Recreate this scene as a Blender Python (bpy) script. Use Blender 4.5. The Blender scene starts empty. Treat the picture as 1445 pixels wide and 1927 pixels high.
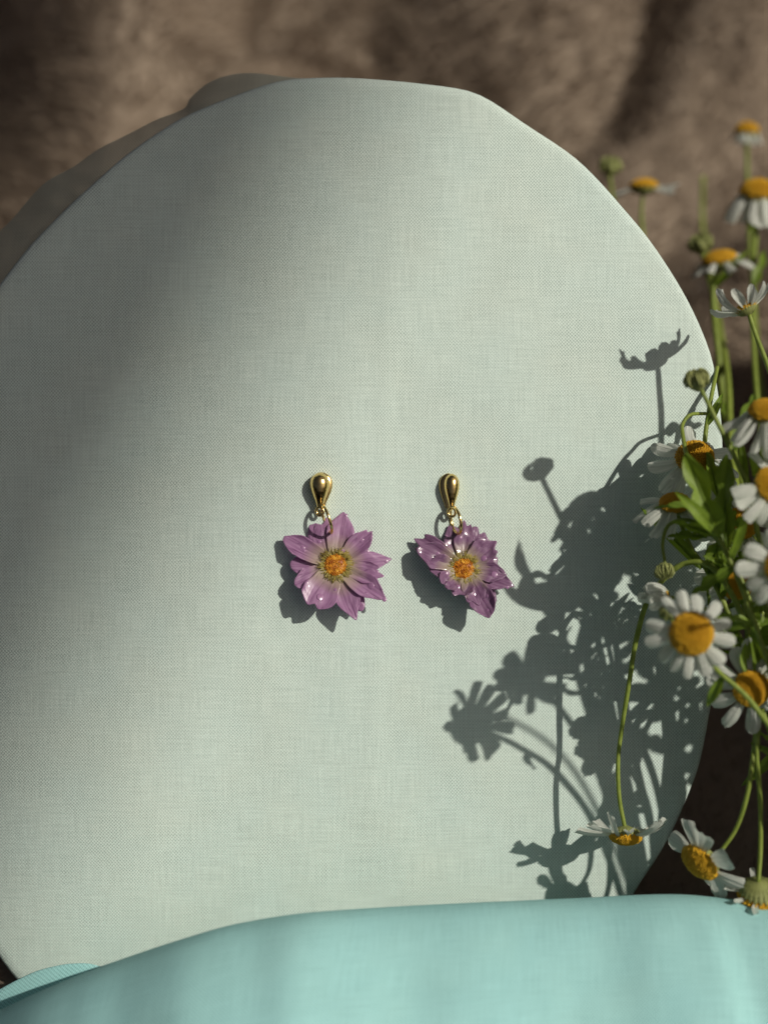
import bpy, bmesh, math, random
import numpy as np
from mathutils import Vector, Matrix, noise
from mathutils.bvhtree import BVHTree

random.seed(7)
rng = np.random.default_rng(7)
scene = bpy.context.scene
col = scene.collection
R = math.radians

# ------------------------------------------------------------------ frame
# The board leans back by TILT.  Board frame: u right, v up the board, w out of it (cm).
TILT = R(35)
CEN = Vector((0, 0, .1065))
AX = Vector((1, 0, 0))
AV = Vector((0, math.sin(TILT), math.cos(TILT)))
AN = Vector((0, -math.cos(TILT), math.sin(TILT)))
MB = Matrix(((AX.x, AV.x, AN.x, CEN.x), (AX.y, AV.y, AN.y, CEN.y), (AX.z, AV.z, AN.z, CEN.z), (0, 0, 0, 1)))
DIST = 36.0
PXC = 80.0          # photograph pixels per cm on the board

def U(px, py, w=0.0):
    k = (1 - w / DIST) / PXC
    return Vector(((px - 722.5) * k, (963.5 - py) * k, w))

def world(p):
    return MB @ (Vector(p) * .01)

# ------------------------------------------------------------------ camera
cam = bpy.data.cameras.new('camera')
cam.sensor_fit = 'HORIZONTAL'
cam.sensor_width = 36
cam.lens = PXC * DIST / 1445 * 36
cam.clip_start = .01
cam.clip_end = 100
cam.dof.use_dof = True
cam.dof.focus_distance = .352
cam.dof.aperture_fstop = 8.5
camo = bpy.data.objects.new('camera', cam)
col.objects.link(camo)
camo.matrix_world = MB @ Matrix.Translation((0, 0, DIST * .01))
scene.camera = camo

# ------------------------------------------------------------------ light
SUN = Vector((.86, .52, 1.0)).normalized()          # in the board frame, towards the sun
SW = (MB.to_3x3() @ SUN).normalized()
EL = math.asin(SW.z)
AZ = math.atan2(SW.x, SW.y)
wd = bpy.data.worlds.new('World')
scene.world = wd
wd.use_nodes = True
wn = wd.node_tree.nodes
wl = wd.node_tree.links
bg = wn['Background']
sky = wn.new('ShaderNodeTexSky')
sky.sky_type = 'NISHITA'
sky.sun_disc = False
sky.sun_elevation = EL
sky.sun_rotation = AZ
sky.air_density = .35
sky.dust_density = 7.0
sky.ozone_density = .1
wl.new(sky.outputs[0], bg.inputs[0])
bg.inputs[1].default_value = .05
sl = bpy.data.lights.new('sun', 'SUN')
sl.energy = 5.0
sl.angle = R(.75)
sl.color = (1.0, .94, .82)
so = bpy.data.objects.new('sun', sl)
col.objects.link(so)
so.rotation_euler = (-SW).to_track_quat('-Z', 'Y').to_euler()
vs = scene.view_settings
vs.view_transform = 'Standard'
vs.look = 'None'
vs.exposure = -.56
vs.gamma = 1.0
vs.use_curve_mapping = False
scene.cycles.max_bounces = 8
scene.cycles.transparent_max_bounces = 16

# ------------------------------------------------------------------ node helper
class NT:
    def __init__(self, name):
        self.m = bpy.data.materials.new(name)
        self.m.use_nodes = True
        self.t = self.m.node_tree
        self.n = self.t.nodes
        self.bsdf = self.n['Principled BSDF']
        self.out = self.n['Material Output']

    def node(self, typ, ins=None, **kw):
        nd = self.n.new(typ)
        for k, v in kw.items():
            setattr(nd, k, v)
        for k, v in (ins or {}).items():
            self.set(nd.inputs[k], v)
        return nd

    def set(self, sock, v):
        if isinstance(v, bpy.types.NodeSocket):
            self.t.links.new(v, sock)
        elif isinstance(v, bpy.types.Node):
            self.t.links.new(v.outputs[0], sock)
        else:
            if sock.type == 'RGBA' and len(v) == 3:
                v = (*v, 1)
            sock.default_value = v

    def b(self, **kw):
        for k, v in kw.items():
            self.set(self.bsdf.inputs[k.replace('_', ' ')], v)

    def math(self, op, a, b=0.0, c=None):
        nd = self.n.new('ShaderNodeMath')
        nd.operation = op
        self.set(nd.inputs[0], a)
        self.set(nd.inputs[1], b)
        if c is not None:
            self.set(nd.inputs[2], c)
        return nd.outputs[0]

    def ramp(self, fac, stops):
        nd = self.n.new('ShaderNodeValToRGB')
        e = nd.color_ramp.elements
        while len(e) < len(stops):
            e.new(.5)
        for x, (p, c) in zip(e, stops):
            x.position = p
            x.color = (*c, 1) if len(c) == 3 else c
        self.set(nd.inputs[0], fac)
        return nd.outputs[0]

    def mix(self, fac, a, b, typ='MIX'):
        nd = self.n.new('ShaderNodeMix')
        nd.data_type = 'RGBA'
        nd.blend_type = typ
        self.set(nd.inputs[0], fac)
        self.set(nd.inputs[6], a)
        self.set(nd.inputs[7], b)
        return nd.outputs[2]

    def noise(self, vec, scale, detail=3, rough=.55):
        nd = self.node('ShaderNodeTexNoise', {'Scale': scale, 'Detail': detail, 'Roughness': rough})
        if vec is not None:
            self.set(nd.inputs['Vector'], vec)
        return nd.outputs[0]

    def maprange(self, v, a, b, c, d):
        nd = self.n.new('ShaderNodeMapRange')
        for i, x in enumerate((v, a, b, c, d)):
            self.set(nd.inputs[i], x)
        return nd.outputs[0]

    def scaled(self, vec, s):
        nd = self.node('ShaderNodeMapping', {'Vector': vec, 'Scale': s})
        return nd.outputs[0]

    def bump(self, h, strength, dist):
        nd = self.node('ShaderNodeBump', {'Height': h, 'Strength': strength, 'Distance': dist})
        return nd.outputs[0]

    def add_translucent(self, color, fac):
        tr = self.node('ShaderNodeBsdfTranslucent', {'Color': color})
        mx = self.node('ShaderNodeMixShader', {0: fac, 1: self.bsdf.outputs[0], 2: tr.outputs[0]})
        self.t.links.new(mx.outputs[0], self.out.inputs[0])
        return mx


def fabric(name, base, dark, pitch=.037, trans=0.0, sheer=0.0, contrast=1.0, slub=.5):
    m = NT(name)
    uv = m.node('ShaderNodeUVMap').outputs[0]      # in cm
    wob = m.node('ShaderNodeTexNoise', {'Vector': uv, 'Scale': .9, 'Detail': 2.0})
    off = m.node('ShaderNodeVectorMath', {0: wob.outputs[1], 1: (.5, .5, .5)}, operation='SUBTRACT')
    off2 = m.node('ShaderNodeVectorMath', {0: off.outputs[0], 3: .10}, operation='SCALE')
    uvd = m.node('ShaderNodeVectorMath', {0: uv, 1: off2.outputs[0]}, operation='ADD')
    sep = m.node('ShaderNodeSeparateXYZ', {0: uvd.outputs[0]})
    k = math.pi / pitch
    a = m.math('SINE', m.math('MULTIPLY', sep.outputs[0], k))
    b = m.math('SINE', m.math('MULTIPLY', sep.outputs[1], k * .93))
    ab = m.math('MULTIPLY', a, b)
    # slubs: uneven yarns running both ways
    s1 = m.noise(m.scaled(uv, (1.1, 26, 1)), 1.0, 3, .6)
    s2 = m.noise(m.scaled(uv, (26, 1.0, 1)), 1.0, 3, .6)
    sl_ = m.math('ADD', s1, s2)
    big = m.noise(uv, .45, 3, .5)
    amp = m.maprange(m.noise(uv, .4, 3, .6), .38, .62, .25, 1.1)
    val = m.math('ADD', m.math('MULTIPLY', m.math('MULTIPLY', ab, amp), .80 * contrast), m.math('MULTIPLY', m.math('SUBTRACT', sl_, 1.0), slub))
    fac = m.math('ADD', val, .66)
    c = m.mix(fac, dark, base)
    tint = m.ramp(big, [(.3, (.97, 1.0, 1.0)), (.7, (1.0, .995, .975))])
    c = m.mix(1.0, c, tint, 'MULTIPLY')
    m.b(Base_Color=c, Roughness=.82)
    m.b(Specular_IOR_Level=.18, Sheen_Weight=0.0)
    h = m.math('ADD', m.math('MULTIPLY', ab, .5), m.math('MULTIPLY', sl_, .6))
    m.b(Normal=m.bump(h, .35, .00012))
    if trans or sheer:
        mx = m.add_translucent(c, trans)
        if sheer:
            tp = m.node('ShaderNodeBsdfTransparent')
            m2 = m.node('ShaderNodeMixShader', {0: sheer, 1: mx.outputs[0], 2: tp.outputs[0]})
            m.t.links.new(m2.outputs[0], m.out.inputs[0])
    return m.m


M = {}
M['board'] = fabric('pale_mint_linen', (.70, .805, .755), (.315, .39, .365), slub=.62)
M['hem'] = fabric('sheer_mint_linen', (.55, .61, .53), (.30, .34, .30), trans=.35, sheer=.22)
M['cloth'] = fabric('mint_cloth', (.44, .77, .78), (.24, .48, .49), trans=.12, contrast=1.1, slub=.75)

def simple(name, color, rough=.5, **kw):
    m = NT(name)
    m.b(Base_Color=color, Roughness=rough, **kw)
    return m

# gold
m = simple('polished_gold', (.83, .61, .25), .13, Metallic=1.0)
g = m.node('ShaderNodeTexCoord').outputs['Object']
m.b(Normal=m.bump(m.noise(g, 420, 2), .10, .0004))
m.b(Roughness=m.maprange(m.noise(g, 900, 2), .3, .7, .14, .24))
M['gold'] = m.m
# core board / plate
M['wood'] = simple('hoop_core', (.35, .25, .15), .7).m

# resin petals
def resin(name, k):
    m = NT(name)
    uv = m.node('ShaderNodeUVMap').outputs[0]
    oi = m.node('ShaderNodeObjectInfo').outputs['Random']
    uvo = m.node('ShaderNodeVectorMath', {0: uv, 1: m.node('ShaderNodeCombineXYZ', {0: m.math('MULTIPLY', oi, 37.0)}).outputs[0]}, operation='ADD').outputs[0]
    st = m.noise(m.scaled(uvo, (11, 1.1, 1)), 1.0, 4, .6)
    bl = m.noise(m.scaled(uvo, (2.0, 2.0, 1)), 1.0, 3, .6)
    v = m.node('ShaderNodeSeparateXYZ', {0: uv}).outputs[1]
    c = m.ramp(m.math('ADD', m.math('MULTIPLY', st, .75), m.math('MULTIPLY', bl, .35)),
               [(.33, (.22, .105, .205)), (.50, (.40, .225, .385)), (.74, (.57, .39, .55))])
    vein = m.math('POWER', m.math('ABSOLUTE', m.math('SUBTRACT', m.noise(m.scaled(uvo, (6, .8, 1)), 1.0, 1), .5)), .5)
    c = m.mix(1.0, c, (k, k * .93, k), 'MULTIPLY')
    c = m.mix(m.maprange(vein, .03, .16, .75, 0.0), c, (.17, .055, .16))
    c = m.mix(m.math('MULTIPLY', m.maprange(v, .12, .56, 1.0, 0.0), m.maprange(st, .3, .7, .8, 1.0)), c, (.62, .55, .33))
    m.b(Base_Color=c, Roughness=.30, Coat_Weight=1.0, Coat_Roughness=.035, Coat_IOR=1.55)
    tc = m.node('ShaderNodeTexCoord').outputs['Object']
    bm_ = m.bump(m.noise(tc, 620, 2, .4), .26, .0008)
    m.b(Coat_Normal=bm_)
    m.b(Normal=m.bump(st, .25, .0004))
    m.add_translucent(c, .46)
    return m.m
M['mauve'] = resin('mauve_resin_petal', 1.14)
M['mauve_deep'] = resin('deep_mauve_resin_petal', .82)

def gran(name, stops, scale, rough=.7, bump=.6):
    m = NT(name)
    tc = m.node('ShaderNodeTexCoord').outputs['Object']
    c = m.ramp(m.noise(tc, scale, 2), stops)
    m.b(Base_Color=c, Roughness=rough, Normal=m.bump(m.noise(tc, scale * 1.6, 2), bump, .0004))
    return m
M['amber'] = gran('amber_florets', [(.35, (.30, .08, .006)), (.55, (.54, .22, .016)), (.75, (.72, .42, .05))], 900, .45).m
M['olive'] = gran('yellow_green_filaments', [(.35, (.22, .16, .03)), (.55, (.36, .29, .06)), (.75, (.56, .48, .20))], 700, .4).m
m = NT('thick_mauve_resin')
m.b(Base_Color=(.30, .15, .285), Roughness=.25, Coat_Weight=1.0, Coat_Roughness=.02, Coat_IOR=1.9)
M['bead'] = m.m

# chamomile
m = NT('white_petal')
uv = m.node('ShaderNodeUVMap').outputs[0]
gr = m.noise(m.scaled(uv, (14, .8, 1)), 1.0, 3)
c = m.ramp(gr, [(.3, (.62, .66, .59)), (.6, (.84, .86, .80))])
v = m.node('ShaderNodeSeparateXYZ', {0: uv}).outputs[1]
c = m.mix(m.maprange(v, 0.0, .22, .5, 0.0), c, (.68, .70, .36))
m.b(Base_Color=c, Roughness=.55, Specular_IOR_Level=.3)
m.b(Normal=m.bump(gr, .9, .0005))
m.add_translucent(c, .46)
M['petal'] = m.m
M['disc'] = gran('yellow_disc_florets', [(.3, (.50, .23, .004)), (.5, (.74, .41, .008)), (.75, (.85, .56, .03))], 500, .6).m

def green(name, lo, hi, tr, trf, scale=350):
    m = NT(name)
    tc = m.node('ShaderNodeTexCoord').outputs['Object']
    oi = m.node('ShaderNodeObjectInfo').outputs['Random']
    c = m.ramp(m.noise(tc, scale, 3), [(.3, lo), (.7, hi)])
    c = m.mix(m.math('MULTIPLY', oi, .3), c, tr)
    m.b(Base_Color=c, Roughness=.48, Specular_IOR_Level=.35, Normal=m.bump(m.noise(tc, scale * 3, 2), .35, .0003))
    if trf:
        m.add_translucent(tr, trf)
    return m.m
M['leaf'] = green('green_leaf', (.10, .165, .020), (.18, .27, .04), (.30, .42, .03), .42)
M['stem'] = green('green_stem', (.16, .22, .035), (.28, .35, .075), (.34, .42, .07), .25, 500)
M['calyx'] = green('pale_green_bracts', (.20, .24, .07), (.36, .38, .14), (.40, .42, .16), .15, 700)

# blanket
m = NT('taupe_faux_fur')
tc = m.node('ShaderNodeTexCoord').outputs['Object']
c = m.ramp(m.noise(tc, 14, 3, .5), [(.3, (.33, .262, .20)), (.7, (.41, .33, .255))])
m.b(Base_Color=c, Roughness=.85, Specular_IOR_Level=.15, Sheen_Weight=.15)
m.add_translucent(c, .35)
M['fur'] = m.m
M['shade_slab'] = simple('plain_shade_slab', (.45, .42, .38), .9).m  # matte surface of the added off-frame slab

# ------------------------------------------------------------------ mesh helper
class Mesh:
    def __init__(self):
        self.v, self.f, self.uv = [], [], []

    def add(self, verts, faces, uvs=None):
        o = len(self.v)
        self.v += [tuple(x) for x in verts]
        self.f += [tuple(i + o for i in f) for f in faces]
        self.uv += list(uvs) if uvs is not None else [(0, 0)] * len(verts)

    def grid(self, P, UVs=None, close=False):
        """P: rows of columns of points"""
        nr, nc = len(P), len(P[0])
        vs_ = [p for r in P for p in r]
        fs = []
        for i in range(nr - 1):
            for j in range(nc if close else nc - 1):
                j2 = (j + 1) % nc
                fs.append((i * nc + j, i * nc + j2, (i + 1) * nc + j2, (i + 1) * nc + j))
        self.add(vs_, fs, [q for r in UVs for q in r] if UVs else None)

    def tube(self, pts, rad, n=8, cap=True):
        pts = [Vector(p) for p in pts]
        N = len(pts)
        if not hasattr(rad, '__len__'):
            rad = [rad] * N
        t0 = (pts[1] - pts[0]).normalized()
        a = t0.orthogonal().normalized()
        rows, uvs, L = [], [], 0
        for i in range(N):
            t = (pts[min(i + 1, N - 1)] - pts[max(i - 1, 0)]).normalized()
            a = (a - t * a.dot(t)).normalized()
            b = t.cross(a)
            if i:
                L += (pts[i] - pts[i - 1]).length
            rows.append([pts[i] + (a * math.cos(2 * math.pi * k / n) + b * math.sin(2 * math.pi * k / n)) * rad[i] for k in range(n)])
            uvs.append([(k / n, L) for k in range(n)])
        o = len(self.v)
        self.grid(rows, uvs, close=True)
        if cap:
            self.f.append(tuple(o + k for k in range(n))[::-1])
            self.f.append(tuple(o + (N - 1) * n + k for k in range(n)))

    def ellipsoid(self, c, r, nu=10, nv=6, rot=None):
        c = Vector(c)
        rows = []
        for i in range(nv + 1):
            th = math.pi * i / nv
            th = min(max(th, .02), math.pi - .02)
            row = []
            for j in range(nu):
                ph = 2 * math.pi * j / nu
                p = Vector((r[0] * math.sin(th) * math.cos(ph), r[1] * math.sin(th) * math.sin(ph), r[2] * math.cos(th)))
                row.append(c + (rot @ p if rot else p))
            rows.append(row)
        self.grid(rows, None, close=True)

    def mesh(self, name, mat, scale=.01, base=(0, 0, 0), smooth=True):
        me = bpy.data.meshes.new(name)
        b = Vector(base)
        me.from_pydata([((Vector(p) - b) * scale)[:] for p in self.v], [], self.f)
        uvl = me.uv_layers.new(name='UVMap')
        li = np.empty(len(me.loops), dtype=np.int32)
        me.loops.foreach_get('vertex_index', li)
        uvl.data.foreach_set('uv', np.array(self.uv, dtype=np.float32)[li].ravel())
        if smooth:
            me.polygons.foreach_set('use_smooth', [True] * len(me.polygons))
        me.materials.append(mat)
        me.update()
        return me


def link(name, data, parent=None, matrix=None):
    o = bpy.data.objects.new(name, data)
    col.objects.link(o)
    if parent is not None:
        o.parent = parent
    if matrix is not None:
        o.matrix_basis = matrix
    return o

def tag(o, label=None, cat=None, group=None, kind=None):
    for k, v_ in (('label', label), ('category', cat), ('group', group), ('kind', kind)):
        if v_:
            o[k] = v_
    return o

def thing(name, base, label, cat, group=None):
    """Empty standing at `base` (board frame, cm)"""
    e = link(name, None, None, MB @ Matrix.Translation(Vector(base) * .01))
    e.empty_display_size = .01
    tag(e, label, cat, group)
    return e

def catmull(pts, n=8):
    pts = [Vector(p) for p in pts]
    P = [pts[0] * 2 - pts[1]] + pts + [pts[-1] * 2 - pts[-2]]
    out = []
    for i in range(1, len(P) - 2):
        p0, p1, p2, p3 = P[i - 1:i + 3]
        for k in range(n):
            t = k / n
            out.append(.5 * ((2 * p1) + (p2 - p0) * t + (2 * p0 - 5 * p1 + 4 * p2 - p3) * t * t + (3 * p1 - p0 - 3 * p2 + p3) * t ** 3))
    out.append(pts[-1])
    return out

def interp(xs, ys, x):
    return float(np.interp(x, xs, ys))

# ------------------------------------------------------------------ added unseen slab, placed only to throw the soft shade
def make_shade_slab():
    a = U(690, 250)
    b = U(85, 1480)
    e = (b - a)
    e = (e - SUN * e.dot(SUN)).normalized()
    side = SUN.cross(e).normalized()
    if side.x > 0:
        side = -side                      # the shaded side lies to the left
    mid = (a + b) * .5 + SUN * 430
    me = Mesh()
    vs_ = []
    for s in (0, 1):
        for (p, q) in ((-230, 0), (50, 0), (50, 110), (-230, 110)):
            vs_.append(mid + e * p + side * q + SUN * (s * 12))
    me.add(vs_, [(0, 1, 2, 3), (7, 6, 5, 4), (0, 4, 5, 1), (1, 5, 6, 2), (2, 6, 7, 3), (3, 7, 4, 0)])
    o = link('shade_slab', me.mesh('shade_slab', M['shade_slab'], smooth=False), None, MB)
    tag(o, kind='structure')
make_shade_slab()

# ------------------------------------------------------------------ blanket
def blanket_h(x, y):
    """height in metres"""
    n = noise.noise
    # rises in soft folds behind the board
    h = .012
    t = min(max((y - .16) / .36, 0), 1)
    h += .125 * t * t * (3 - 2 * t)
    t2 = min(max((y - .55) / .4, 0), 1)
    h += .30 * t2 * t2
    amp = .25 + .75 * min(max((y - .10) / .15, 0), 1)
    # folds that run mostly up and down
    w1 = n(Vector((x * 7.5 + 3.1 + 1.2 * n(Vector((x * 3, y * 5, 4))), y * 3.2, .3)))
    h += amp * .055 * w1
    h -= amp * .030 * max(0, 1 - abs(n(Vector((x * 5.5 + 1.7, y * 3.5, 7.3)))) * 5)
    h += amp * .012 * n(Vector((x * 17, y * 13, 2.1)))
    h += .003 * n(Vector((x * 46, y * 46, 5.1)))
    if y < .12:
        k = min(max((.12 - y) / .1, 0), 1)
        h = h * (1 - k) + k * (.004 + .006 * n(Vector((x * 20, y * 20, 1))))
    # heap added off-frame right: shades the lower right and carries the bunch
    k = min(max((x - .105) / .08, 0), 1)
    q = max(0, 1 - abs((y - .0) / .20) ** 2)
    h += .19 * k * k * (3 - 2 * k) * q
    return h

def make_blanket():
    root = link('fur_blanket', None)
    tag(root, 'crumpled taupe faux fur blanket heaped behind and under the oval board', 'blanket')
    nx, ny = 230, 230
    X0, X1, Y0, Y1 = -.55, .65, -.25, 1.0
    H = np.zeros((ny, nx))
    xs = np.linspace(X0, X1, nx)
    ys = np.linspace(Y0, Y1, ny)
    me = Mesh()
    rows = []
    for j, y in enumerate(ys):
        r = []
        for i, x in enumerate(xs):
            H[j, i] = blanket_h(x, y)
            r.append((x, y, H[j, i]))
        rows.append(r)
    me.grid(rows)
    link('backing', me.mesh('backing', M['fur'], scale=1.0), root)
    # pile: short soft strands
    N = 360000
    px = rng.uniform(X0 + .01, X1 - .01, N)
    py = rng.uniform(-.06, .95, N)
    keep = np.abs(px) < .16 + .30 * (py + .3)
    px, py = px[keep], py[keep]
    N = len(px)
    fi = (px - X0) / (X1 - X0) * (nx - 1)
    fj = (py - Y0) / (Y1 - Y0) * (ny - 1)
    i0, j0 = fi.astype(int), fj.astype(int)
    a, b = fi - i0, fj - j0
    z = (H[j0, i0] * (1 - a) + H[j0, i0 + 1] * a) * (1 - b) + (H[j0 + 1, i0] * (1 - a) + H[j0 + 1, i0 + 1] * a) * b
    dx = (xs[1] - xs[0])
    dy = (ys[1] - ys[0])
    gx = (H[j0, i0 + 1] - H[j0, i0]) / dx
    gy = (H[j0 + 1, i0] - H[j0, i0]) / dy
    nrm = np.stack([-gx, -gy, np.ones(N)], 1)
    nrm /= np.linalg.norm(nrm, axis=1)[:, None]
    # combing direction varies in tufts
    ang = -1.2 + 1.6 * np.sin(px * 15 + 2 * np.sin(py * 11)) + 1.2 * np.sin(py * 19 + px * 7)
    comb = np.stack([np.cos(ang), np.sin(ang), np.zeros(N)], 1)
    d = nrm * .9 + comb * .45 + rng.normal(0, .16, (N, 3))
    d /= np.linalg.norm(d, axis=1)[:, None]
    L = (rng.uniform(.0045, .0075, N) * np.clip(.35 + (py - .02) * 4, .35, 1))[:, None]
    side = np.cross(d, rng.normal(0, 1, (N, 3)))
    side /= np.linalg.norm(side, axis=1)[:, None]
    p = np.stack([px, py, z], 1)
    wv = (.0006 * np.clip(.4 + (py - .02) * 3, .4, 1))[:, None]
    bend = d * .6 + comb * .5
    V = np.stack([p - side * wv, p + side * wv, p + d * L * .55 + side * wv * .8, p + d * L * .55 - side * wv * .8,
                  p + d * L * .55 + bend * L * .5], 1).reshape(-1, 3)
    k = np.arange(N)[:, None] * 5
    quads = (k + np.array([[0, 1, 2, 3]])).astype(np.int32)
    tris = (k + np.array([[3, 2, 4]])).astype(np.int32)
    mesh = bpy.data.meshes.new('pile')
    mesh.vertices.add(len(V))
    mesh.vertices.foreach_set('co', V.astype(np.float32).ravel())
    loops = np.concatenate([quads, tris], 1).ravel()
    mesh.loops.add(len(loops))
    mesh.loops.foreach_set('vertex_index', loops)
    starts = (np.arange(N)[:, None] * 7 + np.array([[0, 4]])).ravel().astype(np.int32)
    mesh.polygons.add(2 * N)
    mesh.polygons.foreach_set('loop_start', starts)
    mesh.update(calc_edges=True)
    mesh.materials.append(M['fur'])
    o = link('pile', mesh, root)
    o['kind'] = 'stuff'
make_blanket()

# ------------------------------------------------------------------ board
BC = (640.0, 1065.0)
OUT = [(1358, 960), (1360, 800), (1352, 720), (1333, 640), (1283, 540), (1200, 418), (1100, 308), (1000, 235), (945, 200), (893, 166), (850, 160), (780, 152),
       (720, 145), (640, 141), (540, 143), (480, 160), (420, 184), (345, 214), (270, 262), (200, 318), (120, 392), (50, 465), (0, 527), (-60, 640),
       (-100, 800), (-118, 1000), (-112, 1250), (-105, 1480), (-85, 1640), (-48, 1760), (-12, 1828), (36, 1890), (140, 1985), (300, 2080), (520, 2135), (740, 2130),
       (950, 2050), (1100, 1880), (1200, 1690), (1262, 1590), (1312, 1470), (1345, 1300), (1357, 1120)]

def polar(pts):
    th = [math.atan2(-(y - BC[1]), x - BC[0]) for x, y in pts]
    r = [math.hypot(x - BC[0], y - BC[1]) for x, y in pts]
    o = sorted(zip(th, r))
    th = [a for a, _ in o]
    r = [a for _, a in o]
    th = [th[-1] - 2 * math.pi] + th + [th[0] + 2 * math.pi]
    r = [r[-1]] + r + [r[0]]
    return th, r

def make_board():
    base = U(640, 2130, -.5)
    root = thing('fabric_board', base, 'upright oval board covered in pale mint linen behind the two earrings', 'display board')
    th, rr = polar(OUT)
    NT_ = 240
    ths = [-math.pi + 2 * math.pi * i / NT_ for i in range(NT_)]
    rad = [interp(th, rr, a) for a in ths]
    rad = [(rad[i - 2] + 2 * rad[i - 1] + 3 * rad[i] + 2 * rad[(i + 1) % NT_] + rad[(i + 2) % NT_]) / 9 for i in range(NT_)]
    rad = [r + 2.2 * noise.noise(Vector((math.cos(a) * 9, math.sin(a) * 9, 0))) for r, a in zip(rad, ths)]
    cu = U(*BC)
    rows, uvs = [], []

    def dome(x, y, k):
        w = -.10 * k ** 3 - .0062 * max(0, -y - 1.0) ** 2  # lower linen bent back, a bulge added so it catches less sun
        # shallow fold down the middle of the linen and slack ripples
        px = x * PXC + 722.5
        py = 963.5 - y * PXC
        xc = 735 - (py - 480) * .036
        s = min(max((py - 250) / 250, 0), 1) * min(max((1650 - py) / 300, 0), 1)
        d = (px - xc) / 16
        w += .012 * s * math.exp(-d * d)
        w += .030 * noise.noise(Vector((x * .28, y * .16, 1.7))) + .014 * noise.noise(Vector((x * .8, y * .35, 9.7)))
        return w
    ks = [0.001] + [i / 46 for i in range(1, 46)] + [.992]
    for k in ks:
        r1, q1 = [], []
        for a, r in zip(ths, rad):
            x = cu.x + math.cos(a) * r * k / PXC
            y = cu.y + math.sin(a) * r * k / PXC
            r1.append((x, y, dome(x, y, k)))
            q1.append((x, y))
        rows.append(r1)
        uvs.append(q1)
    # rounded rim, side wall and turned-under back
    for (dk, dw) in ((.997, -.13), (1.0, -.19), (1.001, -.40), (1.0, -.95), (.985, -1.08), (.93, -1.1)):
        r1, q1 = [], []
        for a, r in zip(ths, rad):
            x = cu.x + math.cos(a) * r * dk / PXC
            y = cu.y + math.sin(a) * r * dk / PXC
            r1.append((x, y, dw - .0062 * max(0, -y - 1.0) ** 2))
            q1.append((x + math.cos(a) * -dw, y + math.sin(a) * -dw))
        rows.append(r1)
        uvs.append(q1)
    me = Mesh()
    me.grid(rows, uvs, close=True)
    link('linen_cover', me.mesh('linen_cover', M['board'], base=base), root)
    # solid core behind
    me = Mesh()
    ring = [[(cu.x + math.cos(a) * r * k / PXC, cu.y + math.sin(a) * r * k / PXC, w - .0062 * max(0, -cu.y - math.sin(a) * r * k / PXC - 1.0) ** 2) for a, r in zip(ths, rad)] for k, w in ((.97, -.45), (.97, -1.05), (.01, -1.05))]
    me.grid(ring, None, close=True)
    link('backing_board', me.mesh('backing_board', M['wood'], base=base), root)
    # loose hem of the linen standing out behind the upper left edge
    outer = [(640, 152), (560, 146), (470, 136), (425, 142), (385, 160), (358, 184), (345, 204), (300, 222), (250, 247), (185, 280), (140, 312), (90, 340), (60, 368), (25, 410), (-20, 455), (-80, 540), (-130, 680)]
    inner = [(640, 165), (560, 165), (495, 176), (440, 192), (405, 205), (380, 216), (350, 230), (310, 256), (270, 282), (215, 325), (180, 356), (135, 400), (105, 430), (65, 478), (20, 530), (-50, 650), (-95, 800)]
    po = catmull([U(x, y, -1.5) for x, y in outer], 5)
    pi_ = catmull([U(x, y, -.55) for x, y in inner], 5)
    rows, uvs = [], []
    for s in range(7):
        t = s / 6
        r1, q1 = [], []
        for i, (a, b) in enumerate(zip(pi_, po)):
            p = a.lerp(b, t)
            p.z += .12 * math.sin(math.pi * t) + .06 * noise.noise(Vector((p.x * 1.3, p.y * 1.3, 3))) * t
            r1.append(p)
            q1.append((p.x, p.y))
        rows.append(r1)
        uvs.append(q1)
    me = Mesh()
    me.grid(rows, uvs)
    h = link('hem', me.mesh('hem', M['hem'], base=base), root)
    h['label'] = 'thin loose linen hem showing behind the upper left rim'
make_board()

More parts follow.
